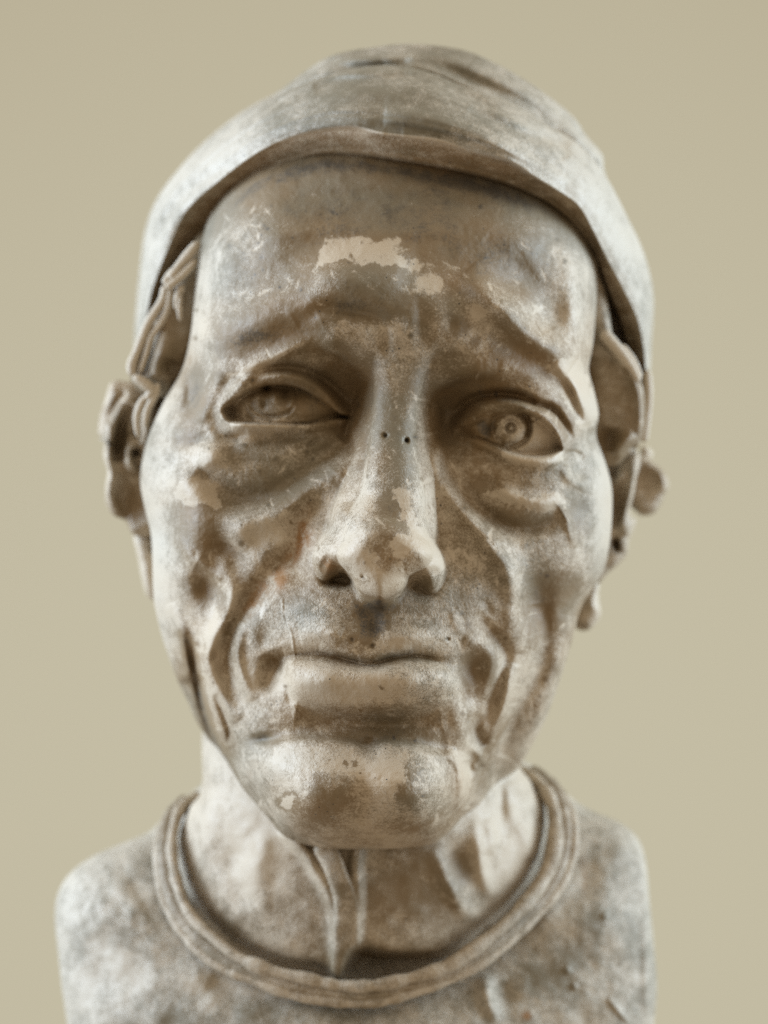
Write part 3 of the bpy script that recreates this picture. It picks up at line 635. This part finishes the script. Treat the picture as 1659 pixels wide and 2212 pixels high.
for k in range(16):                                     # brushed streaks running with the band
    f = k / 16; q = (up_ * (1 - f) + ri_ * f)[60:-60:26]; a = r2.randint(0, len(q) - 6); stroke(Ecap, [tuple(v) for v in q[a:a+6]], r2.uniform(4, 8), r2.uniform(-5, 5))
Ecap += 3.0 * noise(90, 21) + 1.0 * noise(34, 22, 3.0) + .3 * noise(9, 23)
Tc = np.full_like(Fc, .40) + .08 * noise(120, 24) + .07 * noise(34, 25, 4.0)
bump(Tc, 820, 225, 200, 50, .28); bump(Tc, 860, 275, 190, 26, .45); bump(Tc, 860, 130, 260, 60, .22); bump(Tc, 380, 480, 120, 160, -.08); bump(Tc, 1290, 480, 120, 180, -.1)
R_ = cap.shape[0]; tt = np.linspace(0, 17, R_)[:, None] * np.ones(NCAP)
fade = np.interp(tt, [0, 2.6, 4, 12.5, 13.5, 17], [0, .2, 1, 1, .3, 0])
x_, y_, w_ = cap[..., 0], cap[..., 1], cap[..., 2] + 0
w_ = w_ + 1.6 * sample(Ecap, x_, y_) * fade
und = np.interp(tt, [0, 2.0, 3.2, 4.4, 17], [.70, .62, .40, 0, 0])
tcap = sample(Tc, x_, y_) * (und == 0) + und + (und > 0) * .15 * sample(noise(14, 31, 2.5), x_, y_)
rcap = np.interp(tt, [0, 1.5, 2.6, 3.6, 4.2, 17], [0, .1, .22, .2, 0, 0])
place('cap', mesh_grid('cap', to3(x_, y_, w_), attrs={'tone': tcap, 'rust': rcap, 'grey': np.interp(tt, [0, 3.6, 4.2, 17], [0, .1, .9, .9])}), PL, bust)

# ------------------------------------------------------------------ NECK AND CHEST
Fn = rbf([(800,1500,-230),(440,1500,-520),(1130,1500,-560),(450,1700,-430),(600,1700,-300),(790,1750,-240),(1000,1740,-330),(1120,1740,-470),
          (400,1850,-470),(560,1850,-320),(720,1850,-255),(850,1850,-250),(1000,1850,-300),(1150,1850,-450),(450,1980,-400),(600,2000,-300),(740,2050,-255),(900,2050,-270),(1050,1990,-370),(740,2130,-260)], XX, YY, .004)
Bn = Fn.copy()
rod(Fn, [(628,1800,-218,13,22),(672,1860,-214,12,24),(712,1925,-214,14,24),(728,1985,-218,15,24),(728,2060,-222,15,24),(728,2125,-228,14,24)], 12)
rod(Fn, [(775,1820,-200,12,30),(770,1880,-200,13,30),(772,1950,-205,14,30),(768,2040,-215,14,28),(765,2125,-222,14,28)], 12)
for q in P('E',(1100,1000),(1090,1070),(1110,1190),(1165,1230),(1185,1310),(1150,1370),(1185,1460)): bump(Fn, *q, 9, 12, -34)
stroke(Fn, P('E',(1080,960),(1120,1200),(1170,1350),(1180,1480)), 10, -16)
stroke(Fn, P('N',(500,560),(560,660),(600,760),(660,860),(760,880)), 18, 40); stroke(Fn, P('N',(700,440),(720,560),(740,700),(780,790)), 14, 34)
stroke(Fn, P('N',(760,420),(780,500),(770,590)), 12, 26); bump(Fn, *P('N',(620,620))[0], 28, 46, -40, -15)
stroke(Fn, P('N',(870,250),(900,400),(950,520),(960,620)), 20, 36); bump(Fn, *P('N',(820,340))[0], 12, 50, -34)
bump(Fn, *P('N',(900,380))[0], 10, 40, -20, -20)
stroke(Fn, P('M',(830,150),(850,400),(830,600),(820,760)), 22, 18); stroke(Fn, P('M',(960,500),(960,650),(1000,850)), 24, -20); stroke(Fn, P('M',(1080,500),(1070,700),(1100,900)), 26, 20)
stroke(Fn, P('M',(1150,480),(1290,560),(1340,700),(1400,820)), 10, 12)
Fn = blur(Bn + .6 * (Fn - Bn), 4)
rod(Fn, [(705,1835,-212,26,30),(728,1885,-214,24,30),(748,1950,-218,26,30),(748,2040,-222,30,28),(748,2130,-228,32,28)], 10, pw=4)
Fn += 5 * noise(60, 41) + 2.2 * noise(24, 42)
dig(Fn, P('N',(135,1050),(300,1055),(480,1070),(600,1060),(700,1000),(760,960),(700,1300),(135,1300)), 190, 9)
dig(Fn, P('M',(760,860),(900,960),(1050,1040),(1200,1090),(1390,1120),(1390,1300),(900,1300),(700,1000)), 60, 10)
Tn = np.full_like(Fc, .34) + .14 * noise(80, 43) + .12 * noise(30, 44)
bump(Tn, 880, 1920, 140, 170, .42); bump(Tn, 640, 1960, 90, 120, .34); bump(Tn, 560, 1800, 90, 200, -.35); bump(Tn, 1090, 1850, 110, 200, -.2); bump(Tn, 480, 2000, 50, 40, .35, 40)
bump(Tn, 1000, 1870, 26, 46, .5); bump(Tn, 850, 2090, 110, 30, .5)
neck_outline = [(800,1420),(600,1440),(470,1500),(438,1574),(436,1700),(410,1745),(388,1800),(382,1860),(398,1940),(440,1995),(500,2045),(600,2090),(720,2125),(800,2135),(900,2110),(1000,2060),(1090,1980),(1150,1900),(1180,1810),(1178,1740),(1150,1690),(1120,1650),(1110,1560),(1000,1450)]
blob('neck', Fn, neck_outline, (800, 1780), 420, 420, 150, 8, 500, PL, bust, Tn)

Ft = rbf([(240,1830,-640),(350,1780,-700),(140,1960,-600),(300,1950,-520),(150,2200,-560),(300,2200,-440),(500,2200,-350),(700,2210,-305),(850,2210,-300),(1000,2200,-330),(1150,2150,-400),(1250,2000,-480),(1300,1850,-590),(1210,1730,-690),(1350,2100,-500),(1390,1950,-560),(1395,2200,-520),(400,2100,-420),
          (800,1800,-520),(600,1900,-520),(1000,1900,-540),(800,2050,-480),(450,1850,-600),(1150,1800,-640),(800,2390,-300),(300,2390,-460),(1250,2390,-450)], XX, YY, .004)
stroke(Ft, P('N',(1060,230),(1120,330),(1165,450),(1150,620),(1060,800),(900,960)), 30, 14)
stroke(Ft, P('N',(740,1150),(760,1250),(800,1382)), 16, 22); stroke(Ft, P('N',(820,1180),(860,1300)), 22, -18); stroke(Ft, P('N',(1320,1260),(1420,1382)), 5, 10)
stroke(Ft, P('M',(840,1180),(950,1230),(1200,1320)), 22, -14); stroke(Ft, P('M',(250,900),(500,760)), 60, 14)
for x, y in P('N',(1305,875),(1165,1205),(1130,1130)): bump(Ft, x, y, 6, 6, 12)
stroke(Ft, [(112,1960),(128,2100),(140,2260)], 12, 16); stroke(Ft, P('N',(1460,560),(1490,700),(1500,900),(1505,1200),(1505,1382)), 12, 18)
Ft += 9 * noise(110, 51) + 4 * noise(40, 52) + 1.5 * noise(16, 53)
Tt = np.full_like(Fc, .36) + .16 * noise(110, 54) + .14 * noise(46, 55)
bump(Tt, 1270, 1980, 120, 160, .2); bump(Tt, 1130, 2120, 120, 70, .25); bump(Tt, 600, 2190, 200, 40, .35); bump(Tt, 250, 1900, 130, 80, -.1); bump(Tt, 400, 2170, 120, 60, .12)
RT = np.zeros_like(Fc); bump(RT, *P('N',(945,1340))[0], 10, 10, 1.2); bump(RT, *P('N',(1215,690))[0], 6, 40, .4)
torso_outline = [(600,1600),(500,1640),(430,1700),(378,1742),(350,1770),(322,1797),(271,1819),(202,1849),(150,1888),(124,1935),(119,1990),(126,2060),(133,2128),(145,2212),(160,2330),(200,2430),(400,2480),(800,2490),(1200,2480),(1380,2430),(1405,2330),(1413,2212),(1419,2128),(1412,2035),(1403,1943),(1396,1868),(1378,1812),(1339,1777),(1279,1752),(1237,1726),(1200,1690),(1120,1640),(950,1600)]
blob('torso', Ft, torso_outline, (780, 2030), 520, 420, 130, 14, 420, PL, bust, Tt, RT)

inner = [(430,1716,-720,11),(398,1738,-640,13),(382,1765,-585,14),(371,1828,-520,15),(382,1906,-455,15),(410,1975,-405,15),(461,2026,-365,15),(516,2068,-335,16),(581,2095,-312,17),(664,2114,-292,16),(733,2128,-280,16),(800,2130,-272,16),(863,2118,-275,16),(956,2091,-292,17),(1025,2049,-320,19),(1099,1989,-365,19),(1154,1929,-425,18),(1191,1860,-480,19),(1200,1782,-545,19),(1186,1722,-600,18),(1154,1682,-660,16),(1118,1660,-740,13)]
outer = [(372,1752,-700,9),(355,1775,-640,11),(345,1800,-600,12),(341,1851,-545,13),(350,1925,-490,13),(378,1989,-445,13),(424,2049,-400,13),(479,2091,-365,13),(544,2116,-340,14),(641,2151,-312,14),(733,2164,-298,14),(800,2166,-292,14),(863,2152,-295,15),(960,2120,-315,15),(1052,2072,-350,15),(1117,2017,-395,15),(1182,1952,-450,14),(1219,1897,-495,14),(1239,1828,-545,15),(1233,1759,-605,14),(1209,1708,-665,12),(1180,1678,-740,10)]
ci = tube('collar', [(a,b,c,r*.85) for a,b,c,r in inner], PL, bust, ns=28, n=18, tone=.42, lump=.4, seed=5)
mid_ = [((a[0]+b[0])/2, (a[1]+b[1])/2, (a[2]+b[2])/2 - 13, 19) for a, b in zip(inner, outer)]
tube('collar_band', mid_, PL, ci, ns=24, n=18, tone=.62, lump=.1, seed=8)
tube('collar_edge', [(a,b,c,r*.85) for a,b,c,r in outer], PL, ci, ns=24, n=18, tone=.42, lump=.4, seed=6)

# ------------------------------------------------------------------ EARS AND HAIR
def ear(name, outline, ctr, w0, strokes, Dp=70, back=160, t=.42, tb_=(), nu=150):
    F = np.full_like(Fc, 0.0) + w0 + 3 * noise(20, 61)
    for s_ in strokes: stroke(F, *s_[:3], **(s_[3] if len(s_) > 3 else {}))
    TT = np.full_like(Fc, t) + .1 * noise(26, 62)
    for b in tb_: bump(TT, *b)
    return blob(name, F, outline, ctr, nu, nu, Dp, 4, back, PL, bust, TT)
earL = P('I',(170,430),(290,420),(380,440),(480,470),(560,500),(560,700),(520,900),(500,1150),(500,1400),(500,1560),(400,1590),(320,1560),(280,1470),(180,1420),(130,1330),(125,1220),(140,1100),(110,980),(120,850),(75,850),(80,700),(120,570))
ear('ear', earL, P('I',(330,980))[0], -560, [
    (P('I',(320,500),(200,620),(140,760),(100,860)), 9, 20), (P('I',(360,520),(230,690),(165,850),(140,1000),(160,1150),(150,1280),(200,1390),(260,1440)), 13, 46),
    (P('I',(270,500),(190,620),(140,740)), 8, -34), (P('I',(320,600),(250,760),(225,920),(240,1020)), 15, -60),
    (P('I',(370,590),(320,700),(295,820)), 9, 30), (P('I',(340,880),(290,950),(310,1050),(370,1080)), 9, 40), (P('I',(350,930),(360,990)), 8, -46),
    (P('I',(420,560),(400,720),(400,900)), 9, 30), (P('I',(385,640),(370,760),(365,860)), 7, -34),
    (P('I',(200,1150),(260,1260),(330,1400),(380,1500)), 34, -30), (P('I',(520,480),(480,620),(440,800),(410,960)), 9, 36), (P('I',(560,500),(500,620),(450,780)), 6, -30)],
    tb_=[(*P('I',(300,1350))[0], 34, 50, .5), (*P('I',(230,880))[0], 14, 45, .5), (*P('I',(180,600))[0], 10, 30, .4)])
ear('ear_lobe', P('I',(340,1560),(480,1560),(520,1800),(520,2040),(440,2030),(400,1900),(370,1740)), P('I',(450,1800))[0], -640, [(P('I',(470,1640),(470,1700)), 5, -20)], t=.2, nu=60)
earR = P('J',(760,880),(820,930),(900,1000),(935,1090),(910,1150),(850,1270),(760,1300),(700,1260),(640,1180),(650,1000),(700,900))
ear('ear', earR, P('J',(780,1100))[0], -700, [(P('J',(790,930),(870,990),(905,1080),(890,1150)), 12, 30), (P('J',(760,980),(800,1100),(760,1220)), 22, -16)], t=.5, nu=90)
earR2 = P('J',(560,960),(640,900),(720,860),(740,940),(715,1030),(700,1130),(670,1280),(710,1330),(690,1400),(660,1480),(650,1560),(600,1620),(520,1690),(440,1760),(420,1500),(440,1200),(480,1000))
ear('ear_rim', earR2, P('J',(570,1300))[0], -600, [(P('J',(700,940),(690,1080),(650,1250),(600,1400)), 8, 40), (P('J',(640,1000),(570,1090)), 8, 26), (P('J',(560,960),(550,1060)), 8, -40),
    (P('J',(620,1090),(590,1250),(570,1380)), 16, -24), (P('J',(660,1320),(640,1440)), 12, 26), (P('J',(550,1500),(600,1490)), 12, -60), (P('J',(620,1560),(540,1650)), 12, 12)], t=.4, nu=120,
    tb_=[(*P('J',(590,1230))[0], 20, 40, .35), (*P('J',(570,1500))[0], 18, 12, .6)])
ear('ear_lobe', P('J',(380,1780),(460,1730),(455,1850),(470,1960),(440,2030),(380,2080),(300,2060),(300,1900)), P('J',(380,1930))[0], -620, [(P('J',(400,1870),(430,1960)), 12, 16)], t=.15, nu=60, tb_=[(*P('J',(360,2050))[0], 14, 10, .6)])
ear('ear_hair', P('J',(740,830),(790,830),(825,880),(800,930),(760,920)), P('J',(780,880))[0], -760, [], t=.1, nu=30)

# side hair: a backing mass each side with separate locks laid over it
hL = P('I',(960,-740),(890,-770),(760,-600),(560,-200),(420,60),(330,260),(310,400),(420,520),(600,520),(800,300),(950,-100))
ear('side_hair', hL, P('I',(620,60))[0], -430, [(P('I',(600,50),(520,300),(480,420)), 22, 26), (P('I',(640,260),(600,380)), 26, -24), (P('I',(520,-40),(450,180),(400,360)), 12, -50)], t=.8, nu=140)
hR = P('J',(280,-540),(400,-560),(470,-350),(525,-120),(560,100),(650,200),(750,400),(770,600),(740,800),(640,900),(560,960),(420,900),(330,500))
ear('side_hair', hR, P('J',(540,400))[0], -430, [(P('J',(540,130),(640,260),(720,420),(745,600),(730,780)), 11, 34), (P('J',(560,880),(620,810),(700,740)), 12, 36), (P('J',(540,700),(520,860)), 20, -34),
    (P('J',(470,250),(500,500),(560,650)), 30, 10), (P('J',(690,820),(700,850)), 8, -30)], t=.62, nu=140, tb_=[(*P('J',(540,830))[0], 26, 40, .4), (*P('J',(620,560))[0], 40, 60, .2)])
locks = [
 (P('K',(455,1190),(400,1260),(340,1330),(285,1410)), [9,12,10,12], -400, .0), (P('K',(440,1290),(380,1360),(300,1430),(270,1450)), [7,9,9,9], -395, .05),
 (P('K',(330,1330),(290,1380),(262,1440)), [6,9,11], -405, .0),
 (P('K',(275,1430),(250,1520),(200,1600),(165,1660))+P('I',(370,180),(325,300),(330,390)), [12,10,10,10,10,11,8], -440, .0), (P('K',(300,1440),(280,1560),(240,1650))+P('I',(470,90),(430,220),(380,370)), [10,8,8,7,7,6], -435, .15),
 (P('K',(370,1430),(335,1500),(325,1580)), [8,8,5], -400, .35), (P('K',(350,1480),(345,1580),(350,1640)), [5,6,4], -395, .4),
 (P('I',(330,380),(420,440),(470,490),(430,560)), [8,12,11,8], -420, .1), (P('I',(520,430),(500,520),(440,640),(420,760)), [6,8,8,6], -420, .1), (P('I',(470,520),(400,580),(360,700),(370,850)), [8,9,8,5], -430, .1)]
for pts, rad, wv, tn in locks:
    tube('hair_lock', [(x, y, wv, r) for (x, y), r in zip(pts, rad)], PL, bust, ns=14, n=7, tone=tn, lump=.2)
for pts, rad, wv, tn in [(P('J',(470,40),(560,140),(660,270),(735,400)), [14,14,13,9], -425, .0), (P('J',(600,130),(690,250),(745,370)), [9,9,7], -440, .2), (P('J',(740,400),(725,560),(735,700)), [6,7,6], -440, .1), (P('J',(785,300),(790,500),(770,700),(760,800)), [10,11,11,10], -560, .15)]:
    tube('hair_lock', [(x, y, wv, r) for (x, y), r in zip(pts, rad)], PL, bust, ns=14, n=8, tone=tn, lump=.2)
# the back of the head between the ears, under the cap
Fb = np.full_like(Fc, -660.0) + 10 * noise(40, 91)
blob('nape_hair', Fb, [(312,700),(300,790),(292,860),(300,960),(308,1050),(322,1150),(420,1340),(620,1440),(820,1460),(1020,1440),(1200,1350),(1300,1180),(1335,1080),(1368,1000),(1385,900),(1385,780),(1340,560),(1150,380),(850,320),(550,380),(370,540)], (845, 880), 160, 160, 60, 5, 620, PL, bust, np.full_like(Fc, .5) + .2 * noise(40, 92))
